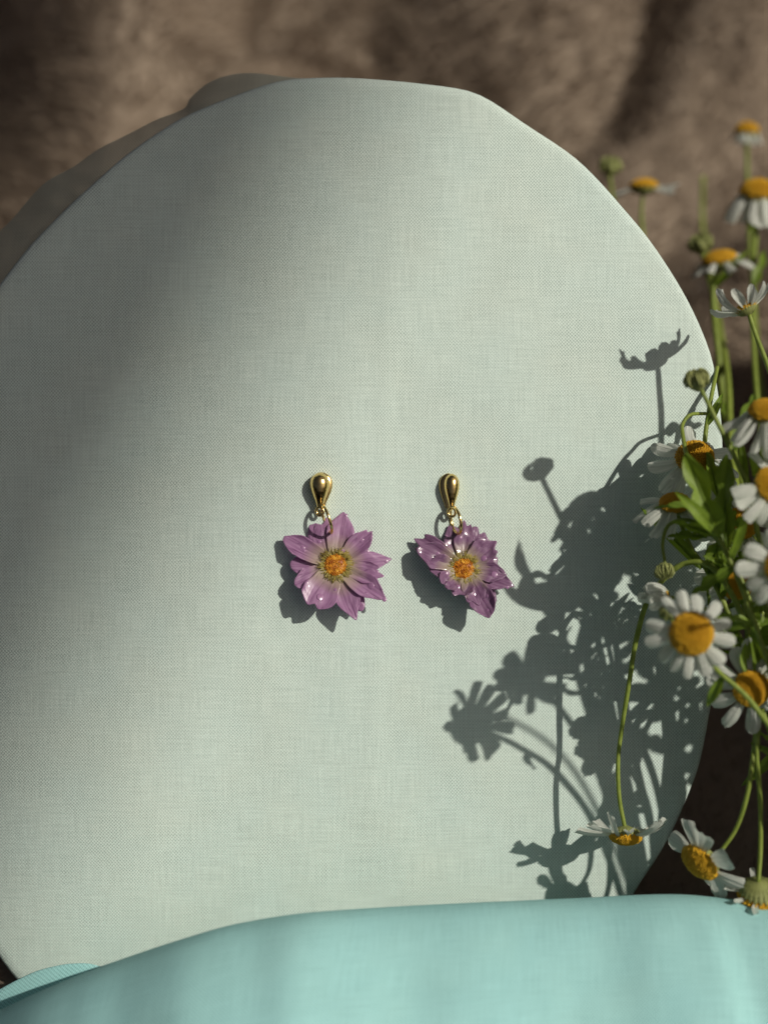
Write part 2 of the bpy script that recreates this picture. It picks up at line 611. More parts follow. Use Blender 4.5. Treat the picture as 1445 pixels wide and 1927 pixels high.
# ------------------------------------------------------------------ front cloth
def make_cloth():
    cx = [-260, -120, 0, 60, 160, 300, 430, 560, 750, 900, 1100, 1230, 1300, 1350, 1445, 1600, 1800]
    cy = [2000, 1950, 1903, 1872, 1830, 1781, 1741, 1719, 1706, 1699, 1690, 1683, 1683, 1690, 1700, 1735, 1800]
    hx = [-260, -120, -40, 0, 50, 110, 150, 200, 260, 400, 2000]
    hy = [1950, 1905, 1862, 1838, 1820, 1812, 1816, 1842, 1940, 2040, 2060]
    base = U(722, 2250, 6)
    NS = 150
    rows, uvs = [], []
    for i in range(NS + 1):
        px = -250 + 2030 * i / NS
        yy = interp(cx, cy, px)
        # smooth the polyline
        yy = (interp(cx, cy, px - 55) + 2 * interp(cx, cy, px - 25) + 3 * yy + 2 * interp(cx, cy, px + 25) + interp(cx, cy, px + 55)) / 9
        yh = (interp(hx, hy, px - 25) + interp(hx, hy, px) + interp(hx, hy, px + 25)) / 3
        wc = 2.75 + .45 * math.sin(px * .004) + .25 * noise.noise(Vector((px * .006, 0, 0)))
        c = U(px, yy, wc)
        hq = U(px, yh, .58)
        u0 = c.x
        hv = max(hq.y, c.y - 2.6)
        flo = lambda w: -13 - w * math.tan(TILT) + .5      # just above the blanket
        crease = math.exp(-((px - 1335) / 26) ** 2)
        prof = [Vector((u0, flo(.12), .12)), Vector((u0, hv - .9, .32)), Vector((u0, hv, .58)),
                Vector((u0, min(hv - .35, c.y - 1.6), .85)), *[Vector((u0, c.y + .25 * d - .32 * d * d, wc + d)) for d in (-1.0, -.5, 0, .5, 1.0, 1.6, 2.2, 2.8)],
                Vector((u0, c.y - 3.6, wc + 3.5)), Vector((u0, flo(wc + 4.4) + .3, wc + 4.4)), Vector((u0, flo(wc + 7), wc + 7)), Vector((u0, flo(wc + 12), wc + 12))]
        cur = catmull(prof, 9)
        L = -sum((cur[k] - cur[k - 1]).length for k in range(1, 55))     # measured from the crest
        r1, q1 = [], []
        for k, p in enumerate(cur):
            if k:
                L += (cur[k] - cur[k - 1]).length
            q = p.copy()
            s = min(max((k - 50) / 45, 0), 1)
            s = s * s * (3 - 2 * s)
            # drapery folds on the front of the roll
            lean = (c.y - p.y) * 18
            wv = .03 * noise.noise(Vector(((px + lean) * .006, L * .22, 5)))
            wv += .34 * s * (1 / (1 + math.exp(-(px - 1322 - lean * .9) / 12)) - .5) * -1.0 * math.exp(-((px - 1340 - lean) / 230) ** 2)
            wv += .05 * noise.noise(Vector((px * .013, L * .5, 8)))
            q.z += wv * (.25 + .75 * s)
            q.y += wv * .25 * s
            r1.append(q)
            q1.append((u0 * 1.0 + .12 * (c.y - p.y), L if k > 36 else p.y - c.y))
        rows.append(r1)
        uvs.append(q1)
    me = Mesh()
    me.grid([list(r) for r in zip(*rows)], [list(r) for r in zip(*uvs)])
    o = link('cloth', me.mesh('cloth', M['cloth'], base=base), None, MB @ Matrix.Translation(base * .01))
    tag(o, 'turquoise mint cloth rolled in a soft fold in front of the oval board', 'cloth')
make_cloth()

# ------------------------------------------------------------------ earrings
def head_frame(center, n, up=(0, 1, 0)):
    n = Vector(n).normalized()
    u_ = Vector(up)
    x = u_.cross(n)
    if x.length < .05:
        x = Vector((1, 0, 0)).cross(n)
    x.normalize()
    y = n.cross(x)
    c = Vector(center)
    return Matrix(((x.x, y.x, n.x, c.x), (x.y, y.y, n.y, c.y), (x.z, y.z, n.z, c.z), (0, 0, 0, 1)))

def resin_petal(tip, width, shape, curl, cup, r0=9, seed=0, twist=0.0, z0=0.0, fold=0.0, crumple=1.0):
    """petal from the flower's centre to `tip` (px offsets, y down); returns Mesh in cm about the centre"""
    tip = Vector((tip[0], -tip[1]))
    L = tip.length
    d = tip / L
    pr = Vector((-d.y, d.x))
    rows, uvs = [], []
    ns, nt = 18, 15
    for i in range(ns + 1):
        s = i / ns
        rr, qq = [], []
        for j in range(nt):
            t = -1 + 2 * j / (nt - 1)
            at = abs(t)
            if shape == 'point':
                e = 1 - .34 * at ** 1.25
            elif shape == 'notch':
                e = 1 - .22 * t * t - .13 * math.exp(-(t / .17) ** 2)
            elif shape == 'teeth':
                e = .97 - .22 * at ** 1.6 + .065 * math.cos(t * 8.0 + seed) - .05 * math.exp(-((t - .4) / .14) ** 2)
            elif shape == 'hook':
                e = 1 - .30 * at ** 1.4 + .10 * math.exp(-((t - .55) / .15) ** 2) - .06 * math.exp(-((t - .28) / .12) ** 2)
            else:
                e = 1 - .30 * t * t
            e += crumple * .03 * noise.noise(Vector((t * 3, seed * 3.1, 0)))
            hw = .5 * width * (.26 + .74 * math.sin(math.pi * (.10 + .56 * s ** 1.05)))
            hw *= 1 + crumple * .07 * noise.noise(Vector((s * 4, seed * 1.7 + (3 if t > 0 else 0), 1)))
            rad = r0 + (L - r0) * s * (1 - (1 - e) * s ** 1.5)
            p2 = d * rad + pr * (t * hw)
            z = z0 + curl * s * s + cup * (t * hw) ** 2 / max(width, 1) * 2
            z += twist * t * hw * s
            z += fold * max(0, t - .15) * hw * s
            z += crumple * 1.9 * noise.noise(Vector((s * 3.5, t * 1.6, seed * 5.3))) * (.15 + s)
            z += s * crumple * .9 * noise.noise(Vector((s * 8, t * 3.4, seed * 2.3)))
            z -= .9 * math.exp(-((t - .1 * math.sin(seed)) / .13) ** 2) * (1 - .5 * s)
            z -= .6 * math.exp(-((t + .5) / .10) ** 2) * s
            rr.append(Vector((p2.x, p2.y, z)) / PXC)
            qq.append((.5 + .5 * t + seed * 3.7, s))
        rows.append(rr)
        uvs.append(qq)
    me = Mesh()
    me.grid(rows, uvs)
    return me

def lathe_drop(prof, wscale, n=28):
    """solid of revolution about the v axis, flattened in w"""
    me = Mesh()
    rows = [[(r * math.cos(2 * math.pi * k / n), y, r * math.sin(2 * math.pi * k / n) * wscale) for k in range(n)] for y, r in prof]
    me.grid(rows, None, close=True)
    return me

def earring(label, stud_px, stud_w, stud_h, plate_dx, fc, fw, ftilt, petals, ring, beads, disc_r, crumple=1.0, mat='mauve'):
    k = 1 / PXC
    top = U(*stud_px, .17)
    root = thing('earring', top, label, 'earring', 'pair of flower earrings')
    hw = stud_w * .5 * k
    H = stud_h * k
    # teardrop profile from the round top to the narrow neck
    pr_ = [(0, .01), (-.02, .30), (-.06, .55), (-.12, .78), (-.20, .93), (-.30, 1.0), (-.42, .98), (-.55, .86), (-.68, .68), (-.80, .50), (-.90, .37), (-.97, .32), (-1.0, .22), (-1.005, .01)]
    ys = np.array([a for a, _ in pr_])
    rs = np.array([b for _, b in pr_])
    tt = np.linspace(0, 1, 40)
    idx = np.linspace(0, 1, len(ys))
    prof = [(float(np.interp(t, idx, ys)) * H, float(np.interp(t, idx, rs)) * hw) for t in tt]
    o = link('stud', lathe_drop(prof, .95).mesh('stud', M['gold']), root)
    plate = [(y * 1.03 + .012, r * 1.16 + .006) for y, r in prof[:-6]]
    pm = lathe_drop(plate, .30).mesh('rim', M['gold'])
    p = link('rim', pm, o, Matrix.Translation((plate_dx * k * .01, 0, -.0013)))
    me = Mesh()
    me.tube([(0, -H * .3, -.1), (0, -H * .3, -.85)], .035, 8)
    link('post', me.mesh('post', M['gold']), root)
    # small loop under the stud
    lc = Vector((0, -H - .085, .03))
    me = Mesh()
    me.tube([lc + Vector((.085 * math.cos(a), .10 * math.sin(a), .02 * math.cos(a))) for a in np.linspace(0, 2 * math.pi, 21)], .034, 8, False)
    link('loop', me.mesh('loop', M['gold']), root)
    # jump ring between the loop and the petal hole
    a, b, swing = ring
    a = U(*a) - top
    b = U(*b) - top
    c = (a + b) * .5
    ax1 = (a - b) * .5
    ax2 = Vector(swing).normalized()
    ax2 = (ax2 - ax1.normalized() * ax2.dot(ax1.normalized())).normalized() * ax1.length
    me = Mesh()
    me.tube([c + ax1 * math.cos(t) + ax2 * math.sin(t) for t in np.linspace(0, 2 * math.pi, 37)], .037, 8, False)
    link('jump_ring', me.mesh('jump_ring', M['gold']), root)
    # flower
    hf = head_frame(U(*fc, fw) - top, ftilt)
    Mloc = Matrix.Translation(hf.translation * .01) @ hf.to_3x3().to_4x4()
    pv, pf = [], []
    for i, pt in enumerate(petals):
        me = resin_petal(seed=i + 1 + len(label) % 7, crumple=crumple, **pt)
        pf += [tuple(q + len(pv) for q in f) for f in me.f]
        pv += [Vector(q) for q in me.v]
        o = link('petal', me.mesh('petal', M[mat]), root, Mloc)
        so_ = o.modifiers.new('thickness', 'SOLIDIFY')
        so_.thickness = .00028
        so_.offset = 0
        ss = o.modifiers.new('smooth', 'SUBSURF')
        ss.levels = ss.render_levels = 1
    # centre: amber florets and a ring of yellow green filaments
    me = Mesh()
    r = disc_r * k
    me.ellipsoid((0, 0, .03), (r * .62, r * .62, .08), 16, 8)
    for i in range(150):
        q = math.sqrt((i + .5) / 150)
        a = i * 2.39996
        rr = r * .62 * q
        s = .020 + .010 * random.random()
        me.ellipsoid((rr * math.cos(a), rr * math.sin(a), .095 - .05 * q * q + random.uniform(-.012, .012)), (s, s, s * 1.3), 6, 4)
    link('floret_disc', me.mesh('floret_disc', M['amber']), root, Mloc)
    me = Mesh()
    for i in range(300):
        a = random.uniform(0, 2 * math.pi)
        r1 = r * random.uniform(.50, .70)
        r2 = r * random.uniform(.70, 1.10)
        da = random.uniform(-.18, .18)
        z1 = random.uniform(.02, .05)
        z2 = random.uniform(.03, .08)
        me.tube([(r1 * math.cos(a), r1 * math.sin(a), z1), ((r1 + r2) / 2 * math.cos(a + da * .4), (r1 + r2) / 2 * math.sin(a + da * .4), z2 + .02),
                 (r2 * math.cos(a + da), r2 * math.sin(a + da), z2)], [.007, .008, .005], 4)
        if i % 2 == 0:
            me.ellipsoid((r2 * math.cos(a + da), r2 * math.sin(a + da), z2), (.010, .010, .010), 5, 4)
    link('filament_ring', me.mesh('filament_ring', M['olive']), root, Mloc)
    # resin drops standing proud on the petals
    bm = Mesh()
    bm.ellipsoid((0, 0, 0), (1.6, 1.6, .36), 20, 12)
    bd = bm.mesh('resin_bead', M['bead'])
    bvh = BVHTree.FromPolygons(pv, pf)
    for (x, y, r, z) in beads:
        p = Vector((x - fc[0], fc[1] - y, 0)) * k
        hit, nr, _, _ = bvh.ray_cast(p + Vector((0, 0, 3)), Vector((0, 0, -1)))
        if hit is None:
            hit, nr, _, _ = bvh.find_nearest(p)
        if nr.z < 0:
            nr = -nr
        rot = nr.to_track_quat('Z', 'Y').to_matrix().to_4x4()
        link('resin_bead', bd, root, Mloc @ Matrix.Translation((hit + nr * .012) * .01) @ rot @ Matrix.Scale(.74 * r * k, 4))
    return root

def pt(x, y, w, shape='round', curl=0, cup=.0, **kw):
    return dict(tip=(x, y), width=w, shape=shape, curl=curl, cup=cup, **kw)

# offsets below are photograph pixels from the flower's centre, x right, y down
petA = [
    pt(-46, -82, 44, 'round', -5, .1, z0=-5),
    pt(-22, -92, 62, 'teeth', -4, .0, z0=-3),
    pt(16, -104, 54, 'point', -2, .15),
    pt(70, -64, 38, 'hook', 5, .35, fold=.25),
    pt(105, -13, 40, 'point', -4, .2, z0=-3),
    pt(90, 22, 44, 'teeth', 4, .2, z0=1),
    pt(95, 66, 46, 'point', 6, .3, z0=2),
    pt(38, 104, 46, 'point', 3, .1),
    pt(-42, 83, 68, 'notch', 8, .12, z0=2),
    pt(-76, 38, 42, 'round', 4, .1, z0=-1),
    pt(-85, -2, 48, 'round', -2, .1, z0=-3),
    pt(-98, -52, 42, 'round', 2, .35, fold=.2),
    pt(52, 84, 36, 'round', -4, 0, z0=-6),
]
beadsA = [(601, 1018, 3.4, 4), (645, 1037, 3, 5), (680, 1017, 4, 8), (700, 1019, 3.2, 9), (692, 1036, 2.6, 6), (570, 1031, 4, 5), (573, 1036, 2.6, 5),
          (571, 1073, 3.0, 3), (726, 1055, 3.6, 0), (709, 1077, 3, 6), (697, 1104, 6.0, 9), (689, 1117, 3, 8), (722, 1130, 3.6, 9),
          (721, 1108, 2.4, 8), (603, 1125, 6.0, 9), (631, 1111, 2.6, 4), (651, 968, 2.6, 2)]
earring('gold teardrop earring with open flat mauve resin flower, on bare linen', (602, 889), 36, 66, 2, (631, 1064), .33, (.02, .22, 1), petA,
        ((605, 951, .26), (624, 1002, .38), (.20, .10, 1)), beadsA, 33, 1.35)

petB = [
    pt(-40, -62, 34, 'teeth', -8, .2, z0=-7),
    pt(-24, -84, 42, 'round', -4, .1, z0=-3),
    pt(5, -92, 40, 'teeth', 0, .1),
    pt(26, -90, 34, 'point', -4, .1, z0=-4),
    pt(44, -74, 37, 'point', -4, .1, z0=-7),
    pt(60, -54, 50, 'teeth', 3, .3, z0=2),
    pt(66, -22, 47, 'hook', -2, .2, z0=-3),
    pt(82, 12, 39, 'point', 2, .3, z0=3),
    pt(95, 32, 40, 'point', 0, .4, z0=-1),
    pt(60, 62, 39, 'round', -6, .2, z0=-7),
    pt(48, 92, 49, 'round', 10, .25, z0=2, fold=.3),
    pt(30, 68, 45, 'teeth', 4, .2, z0=4),
    pt(-12, 54, 55, 'teeth', 12, .4, z0=0),
    pt(-40, 36, 44, 'notch', 16, .3, z0=2),
    pt(-66, -6, 47, 'round', 9, .35, z0=1),
    pt(-86, -38, 50, 'round', 8, .25, z0=3, fold=.4),
    pt(-91, -58, 45, 'teeth', 2, .35, z0=-2),
]
beadsB = [(842, 1008, 3, 0), (824, 1044, 4, 16), (841, 1081, 3.2, 10), (910, 1052, 5, 9), (929, 1082, 5.4, 9), (878, 1120, 3, 10), (891, 1120, 3.4, 10),
          (914, 1123, 3.6, 10), (914, 1151, 3.8, 14), (861, 1105, 3.4, 12), (953, 1106, 2.6, 4), (868, 1012, 2.6, 3)]
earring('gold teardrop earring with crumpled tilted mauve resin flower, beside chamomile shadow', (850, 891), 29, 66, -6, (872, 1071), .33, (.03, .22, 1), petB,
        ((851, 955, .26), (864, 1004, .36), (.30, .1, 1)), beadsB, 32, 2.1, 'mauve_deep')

# ------------------------------------------------------------------ chamomile
def petal_mesh(seed, curve=.0):
    rnd = random.Random(seed)
    me = Mesh()
    rows, uvs = [], []
    a = rnd.uniform(-.10, .10)
    nt = rnd.uniform(.02, .09)
    rv, rv2 = rnd.random(), rnd.random()
    ns, nc = 12, 9
    for i in range(ns + 1):
        s = i / ns
        rr, qq = [], []
        for j in range(nc):
            t = -1 + 2 * j / (nc - 1)
            hw = .5 * (.22 + .78 * math.sin(math.pi * (.06 + .60 * s)) ** .8)
            e = 1 - .16 * abs(t) ** 2.4 - nt * math.exp(-((abs(t) - .33) / .14) ** 2)
            x = s * (1 - (1 - e) * s ** 3) 
            z = .026 * math.cos(t * math.pi * 2.6 + seed) * (1 - .3 * s) - (.10 + .25 * rv) * t * t * hw + curve * s * s + .05 * math.sin(s * 3 + seed) + .06 * (rv2 - .5) * t * s
            rr.append((x, t * hw + a * s * s, z))
            qq.append((.5 + .5 * t + seed * 2.3, s))
        rows.append(rr)
        uvs.append(qq)
    me.grid(rows, uvs)
    return me.mesh('petal', M['petal'], scale=1.0)

PET = [petal_mesh(i, cv) for i, cv in enumerate((-.05, -.15, -.26, .06, .0, -.10, -.20))]
PETUP = [petal_mesh(i + 20, cv) for i, cv in enumerate((.25, .18, .35))]

def disc_mesh(hgt):
    me = Mesh()
    me.ellipsoid((0, 0, 0), (.95, .95, hgt * .93), 20, 12)
    n = 330
    for i in range(n):
        q = (i + .5) / n
        a = i * 2.39996323
        ph = math.acos(1 - q * .97)
        d = Vector((math.sin(ph) * math.cos(a), math.sin(ph) * math.sin(a), math.cos(ph) * hgt))
        s = .058 + .012 * random.random() + (.012 if q > .6 else 0)
        rot = Vector((d.x, d.y, d.z / (hgt * hgt))).normalized().to_track_quat('Z', 'Y').to_matrix()
        me.ellipsoid(d * random.uniform(.97, 1.03), (s, s, s * 1.3), 6, 4, rot)
    return me.mesh('disc', M['disc'], scale=1.0)
DISC = [disc_mesh(.55), disc_mesh(.75)]

def calyx_mesh():
    me = Mesh()
    prof = [(.01, -.64), (.16, -.62), (.30, -.56), (.62, -.44), (.86, -.26), (.98, -.06), (.98, .04)]
    me.grid([[(r * math.cos(2 * math.pi * k / 20), r * math.sin(2 * math.pi * k / 20), z) for k in range(20)] for r, z in prof], None, close=True)
    for row, (n, z0, z1, r0, r1) in enumerate(((20, -.50, -.10, .52, .98), (22, -.36, .10, .78, 1.06))):
        for i in range(n):
            a = 2 * math.pi * (i + .5 * row) / n
            pr_ = Vector((math.cos(a), math.sin(a), 0))
            tn = Vector((-math.sin(a), math.cos(a), 0))
            p0 = pr_ * (r0 + .02) + Vector((0, 0, z0))
            p1 = pr_ * ((r0 + r1) / 2 + .10) + Vector((0, 0, (z0 + z1) / 2 - .04))
            p2 = pr_ * (r1 + .02) + Vector((0, 0, z1))
            w = .12
            me.add([p0 - tn * w * .6, p0 + tn * w * .6, p1 + tn * w, p1 - tn * w, p2 + tn * .03, p2 - tn * .03, p1 + pr_ * .05], [(0, 1, 2, 6), (0, 6, 3), (6, 2, 4, 5), (3, 6, 5)])
    return me.mesh('calyx', M['calyx'], scale=1.0)
CALYX = calyx_mesh()

def bud_mesh():
    """half-open bud: cup of bracts with narrow inward-curling rays"""
    me = Mesh()
    prof = [(.16, -1.0), (.34, -.90), (.66, -.66), (.86, -.34), (.92, -.05), (.74, .12), (.4, .16), (.02, .16)]
    me.grid([[(r * math.cos(2 * math.pi * k / 18), r * math.sin(2 * math.pi * k / 18), z) for k in range(18)] for r, z in prof], None, close=True)
    for i in range(46):
        a = i * 2.39996
        lay = i % 3
        reach = random.uniform(.75, 1.05)
        pts = []
        for q in np.linspace(0, 1, 7):
            ph = -.55 + (1.75 + .25 * lay) * q * reach
            r = (1.02 - .13 * lay) * (1 + .05 * math.sin(q * 5 + i))
            tw = a + .35 * q * math.sin(i * 1.7)
            pts.append((r * math.cos(ph) * math.cos(tw), r * math.cos(ph) * math.sin(tw), r * math.sin(ph) * .88 + .05 * q))
        me.tube(pts, [.075, .085, .09, .085, .075, .06, .03], 5)
    return me.mesh('bud', M['calyx'], scale=1.0)
BUD = bud_mesh()

def leaf_mesh(base, tip, face, width, lobes, bend, seed, origin):
    """lobed leaf from base to tip (board frame, cm)"""
    base, tip, face = Vector(base), Vector(tip), Vector(face).normalized()
    ax = tip - base
    L = ax.length
    d = ax.normalized()
    f = (face - d * face.dot(d)).normalized()
    sd = d.cross(f)
    me = Mesh()
    rows, uvs = [], []
    ns, nc = 40, 9
    for i in range(ns + 1):
        s = i / ns
        env = math.sin(math.pi * min(1, .06 + .94 * s)) ** .65 * (1 - .35 * s)
        rr, qq = [], []
        for j in range(nc):
            t = -1 + 2 * j / (nc - 1)
            ph = lobes * s + (.25 if t > 0 else 0) + .1 * math.sin(seed)
            lob = .35 + .65 * abs(math.sin(math.pi * ph)) ** .8 if lobes else 1.0
            hw = width * .5 * env * lob
            sw = .30 * hw * abs(t) if lobes else 0
            p = base + d * (L * s + sw) + sd * (t * hw) + f * (bend * math.sin(math.pi * s) * L + .45 * abs(t) * hw + .05 * math.sin(6 * s + seed + 2 * t) * width)
            rr.append(p)
            qq.append((t, s))
        rows.append(rr)
        uvs.append(qq)
    me.grid(rows, uvs)
    me.tube([base + d * (L * s) + f * (bend * math.sin(math.pi * s) * L - .012) for s in np.linspace(0, .96, 12)], [.035 - .025 * s for s in np.linspace(0, 1, 12)], 6)
    return me.mesh('leaf', M['leaf'], base=origin)

ROOT = (1705, 2120, 3.2)
FILL = {  # extra small side leaves per sprig
    'sharp white chamomile with a crossing stem in front of its petals': 8,
    'shaded chamomile with amber dome half hidden behind a lobed leaf': 10,
    'shaded chamomile drooping its petals beside the hooked stem': 14,
    'leafy sprig with a pale hooked tip and long lobed leaves before the amber chamomile': 10,
    'closed cream chamomile bud pointing sideways above the wide open bloom': 8,
    'round green bud hanging among dark leaves above the cream bud': 12,
    'shaded chamomile with a green stem passing across its disc': 10,
}
def sprig(label, stem, leaves=(), heads=(), rad=.062, group='chamomile sprigs beside the board', fill=0, root=True):
    """stem: list of (px, py, w) from the head down; heads: list of dict; leaves: (base, tip, face, width_px, lobes, bend)"""
    pts = [U(*p) for p in stem]
    if root:
        j = lambda s: random.uniform(-s, s)
        last = stem[-1]
        pts.append(U((last[0] + ROOT[0]) / 2 + j(25), (last[1] + ROOT[1]) / 2 + j(40), (last[2] + ROOT[2]) / 2 + j(.4)))
        pts.append(U(ROOT[0] + j(35), ROOT[1] + j(25), ROOT[2] + j(.7)))
    origin = pts[-1]
    e = thing('chamomile_sprig', origin, label, 'flower', group)
    cur = catmull(pts, 9)
    me = Mesh()
    n = len(cur)
    me.tube(cur, [rad * (.78 + .45 * i / n) * (1 + .10 * noise.noise(cur[i] * 2.0)) for i in range(n)], 8)
    st_ = link('stem', me.mesh('stem', M['stem'], base=origin), e)
    for h in heads:
        c = U(*h['at']) - origin
        k = (1 - h['at'][2] / DIST) / PXC
        fr = head_frame(c, h['n'])
        base = Matrix.Translation(fr.translation * .01) @ fr.to_3x3().to_4x4()
        if 'link' in h:             # short side stalk joining the main stem
            me = Mesh()
            q = catmull([U(*p) for p in h['link']], 7)
            me.tube(q, rad * .7, 7)
            link('stalk', me.mesh('stalk', M['stem'], base=origin), e)
        if h['kind'] == 'bud':
            r = h['r'] * k * .01
            link('bud', BUD, e, base @ Matrix.Scale(r, 4))
            continue
        r = h['r'] * k * .01
        link('disc', DISC[1 if h.get('dome') else 0], e, base @ Matrix.Scale(r, 4))
        link('calyx', CALYX, e, base @ Matrix.Translation((0, 0, -r * .12)) @ Matrix.Scale(r * .92, 4))
        angs = h.get('angles') or [360 / h['count'] * i + random.uniform(-7, 7) for i in range(h['count'])]
        for a in angs:
            ln = h['len'] * k * .01 * random.uniform(.84, 1.10)
            wd_ = h['wid'] * k * .01 * random.uniform(.72, 1.10)
            dr = h.get('droop', -8) + random.uniform(-13, 13)
            mm = base @ Matrix.Rotation(R(a), 4, 'Z') @ Matrix.Translation((r * .86, 0, -r * .04)) @ Matrix.Rotation(R(-dr), 4, 'Y') @ Matrix.Rotation(R(random.uniform(-24, 24)), 4, 'X') @ Matrix.Diagonal((ln, wd_, ln, 1))
            link('petal', random.choice(PETUP if h.get('up') else PET), e, mm)
    leaves = list(leaves)
    fill = FILL.get(label, fill)
    nv = (len(stem) - 1) * 9
    for i in range(fill):
        p = cur[random.randint(int(nv * .6), nv)]
        a = random.uniform(0, 2 * math.pi)
        ln = random.uniform(.55, 1.25)
        q = p + Vector((math.cos(a) * ln, abs(math.sin(a)) * ln * .9, random.uniform(-.3, .4)))
        leaves.append((p, q, (random.uniform(-.6, .6), random.uniform(0, .7), 1), random.uniform(10, 26), random.choice((0, 2.5, 3.5)), random.uniform(.03, .12)))
    for i, lf in enumerate(leaves):
        b, t, face, wpx, lobes, bend = lf
        link('leaf', leaf_mesh(b if isinstance(b, Vector) else U(*b), t if isinstance(t, Vector) else U(*t), face, wpx / PXC, lobes, bend, i * 2.1 + len(label), origin), e)
    return e

def daisy(at, n, r, ln, wid, count=13, droop=-8, **kw):
    return dict(kind='daisy', at=at, n=n, r=r, len=ln, wid=wid, count=count, droop=droop, **kw)

# --- the sprigs the photograph shows
sprig('single half-open green bud on a bare upright stem beside the board edge',
      [(1318, 730, 3.5), (1345, 785, 3.5), (1386, 868, 3.5), (1410, 925, 3.5), (1425, 1000, 3.6), (1450, 1120, 3.8), (1500, 1400, 3.6)],
      [((1404, 905, 3.5), (1392, 822, 3.4), (-.3, .2, 1), 17, 0, .06), ((1420, 900, 3.5), (1470, 838, 3.7), (-.2, .5, 1), 70, 2.5, .05),
       ((1412, 930, 3.5), (1400, 880, 3.3), (-.5, .2, 1), 14, 0, .1)],
      [dict(kind='bud', at=(1311, 714, 3.5), n=(-.25, .9, .25), r=23)])
sprig('chamomile with swept-back petals and tall dome just below the bare bud',
      [(1441, 790, 3.8), (1452, 850, 3.9), (1475, 960, 4.0), (1530, 1250, 3.9)],
      [((1460, 900, 3.9), (1530, 830, 3.6), (0, .3, 1), 60, 3, .05)],
      [daisy((1441, 776, 3.8), (-.05, .86, .5), 31, 74, 27, 16, -38, dome=True)])
sprig('sharp white chamomile with a crossing stem in front of its petals',
      [(1452, 930, 4.0), (1462, 990, 4.0), (1490, 1100, 4.4), (1540, 1350, 4.0)],
      [((1475, 1040, 4.0), (1560, 980, 4.2), (0, .2, 1), 60, 3, .05)],
      [daisy((1449, 913, 4.1), (.45, .25, .85), 33, 62, 34, 12, -14, dome=True, angles=[188, 208, 236, 262, 290, 318, 345, 10, 38, 65, 92])])
sprig('shaded chamomile with amber dome half hidden behind a lobed leaf',
      [(1310, 872, 1.5), (1335, 940, 1.5), (1375, 1040, 1.6), (1440, 1250, 2.0)],
      [((1365, 1010, 1.7), (1330, 850, 1.9), (.4, .1, 1), 62, 2, .04)],
      [daisy((1307, 862, 1.5), (-.15, .55, .8), 34, 70, 34, 12, -30, dome=True)])
sprig('shaded chamomile drooping its petals beside the hooked stem',
      [(1272, 962, 2.0), (1300, 1030, 2.0), (1350, 1110, 2.2), (1440, 1330, 2.6)],
      [((1320, 1070, 2.1), (1205, 955, 1.8), (0, .2, 1), 26, 0, .06), ((1330, 1080, 2.2), (1385, 960, 2.3), (-.5, .2, 1), 40, 2.5, .05)],
      [daisy((1270, 948, 2.0), (-.10, .8, .55), 28, 62, 25, 12, -22)])
sprig('leafy sprig with a pale hooked tip and long lobed leaves before the amber chamomile',
      [(1328, 778, .6), (1300, 780, 1.0), (1286, 795, 1.1), (1284, 815, 1.4), (1296, 870, 2.1), (1330, 970, 3.2), (1385, 1080, 3.6), (1450, 1260, 3.5)],
      [((1352, 1010, 3.6), (1290, 850, 3.7), (-.3, .1, 1), 66, 1.6, .05), ((1365, 1030, 3.5), (1368, 855, 3.1), (-.6, .2, 1), 58, 1.8, .04),
       ((1345, 1000, 3.6), (1270, 925, 3.9), (-.2, .3, 1), 26, 0, .08), ((1375, 1050, 3.6), (1405, 955, 4.0), (.2, .2, 1), 20, 0, .05),
       ((1380, 1070, 3.6), (1300, 1120, 3.2), (0, .4, 1), 30, 2.5, .06)], rad=.052)
sprig('bright sunlit chamomile with broad white petals at the edge of the bunch',
      [(1480, 1090, 5.2), (1494, 1140, 4.9), (1530, 1280, 4.4), (1580, 1500, 4.0)],
      [((1500, 1170, 3.4), (1420, 1215, 3.0), (-.3, .5, 1), 44, 2, .05)],
      [daisy((1475, 1067, 5.3), (-.10, .1, 1), 34, 58, 34, 12, -6)])
sprig('wide open chamomile facing forward with shadow stripe on its yellow disc',
      [(1318, 1215, 4.6), (1350, 1262, 4.2), (1420, 1330, 4.0), (1510, 1480, 3.8)],
      [((1360, 1275, 4.1), (1330, 1330, 3.6), (-.2, .2, 1), 22, 0, .05)],
      [daisy((1300, 1193, 4.75), (-.10, .05, 1), 39, 55, 28, 13, -8,
             angles=[74, 103, 128, 168, 192, 217, 243, 268, 293, 318, 348, 18, 43], dome=True),
       dict(kind='bud', at=(1256, 1152, 3.6), n=(-.3, .5, .8), r=16, link=[(1258, 1158, 3.6), (1280, 1190, 3.7), (1318, 1215, 4.5)])])
sprig('closed cream chamomile bud pointing sideways above the wide open bloom',
      [(1254, 1124, 2.4), (1290, 1130, 2.4), (1350, 1170, 2.6), (1440, 1350, 2.9)], (),
      [daisy((1250, 1124, 2.4), (-.95, .1, .3), 15, 46, 26, 9, 74, up=True)], rad=.05)
sprig('round green bud hanging among dark leaves above the cream bud',
      [(1252, 1066, 2.6), (1247, 1020, 2.5), (1262, 985, 2.5), (1310, 985, 2.6), (1380, 1060, 2.8), (1450, 1260, 3.0)],
      [((1330, 1010, 2.6), (1255, 1010, 2.4), (0, .4, 1), 24, 2.5, .06)],
      [dict(kind='bud', at=(1250, 1075, 2.6), n=(.1, -.8, .45), r=18)], rad=.045)
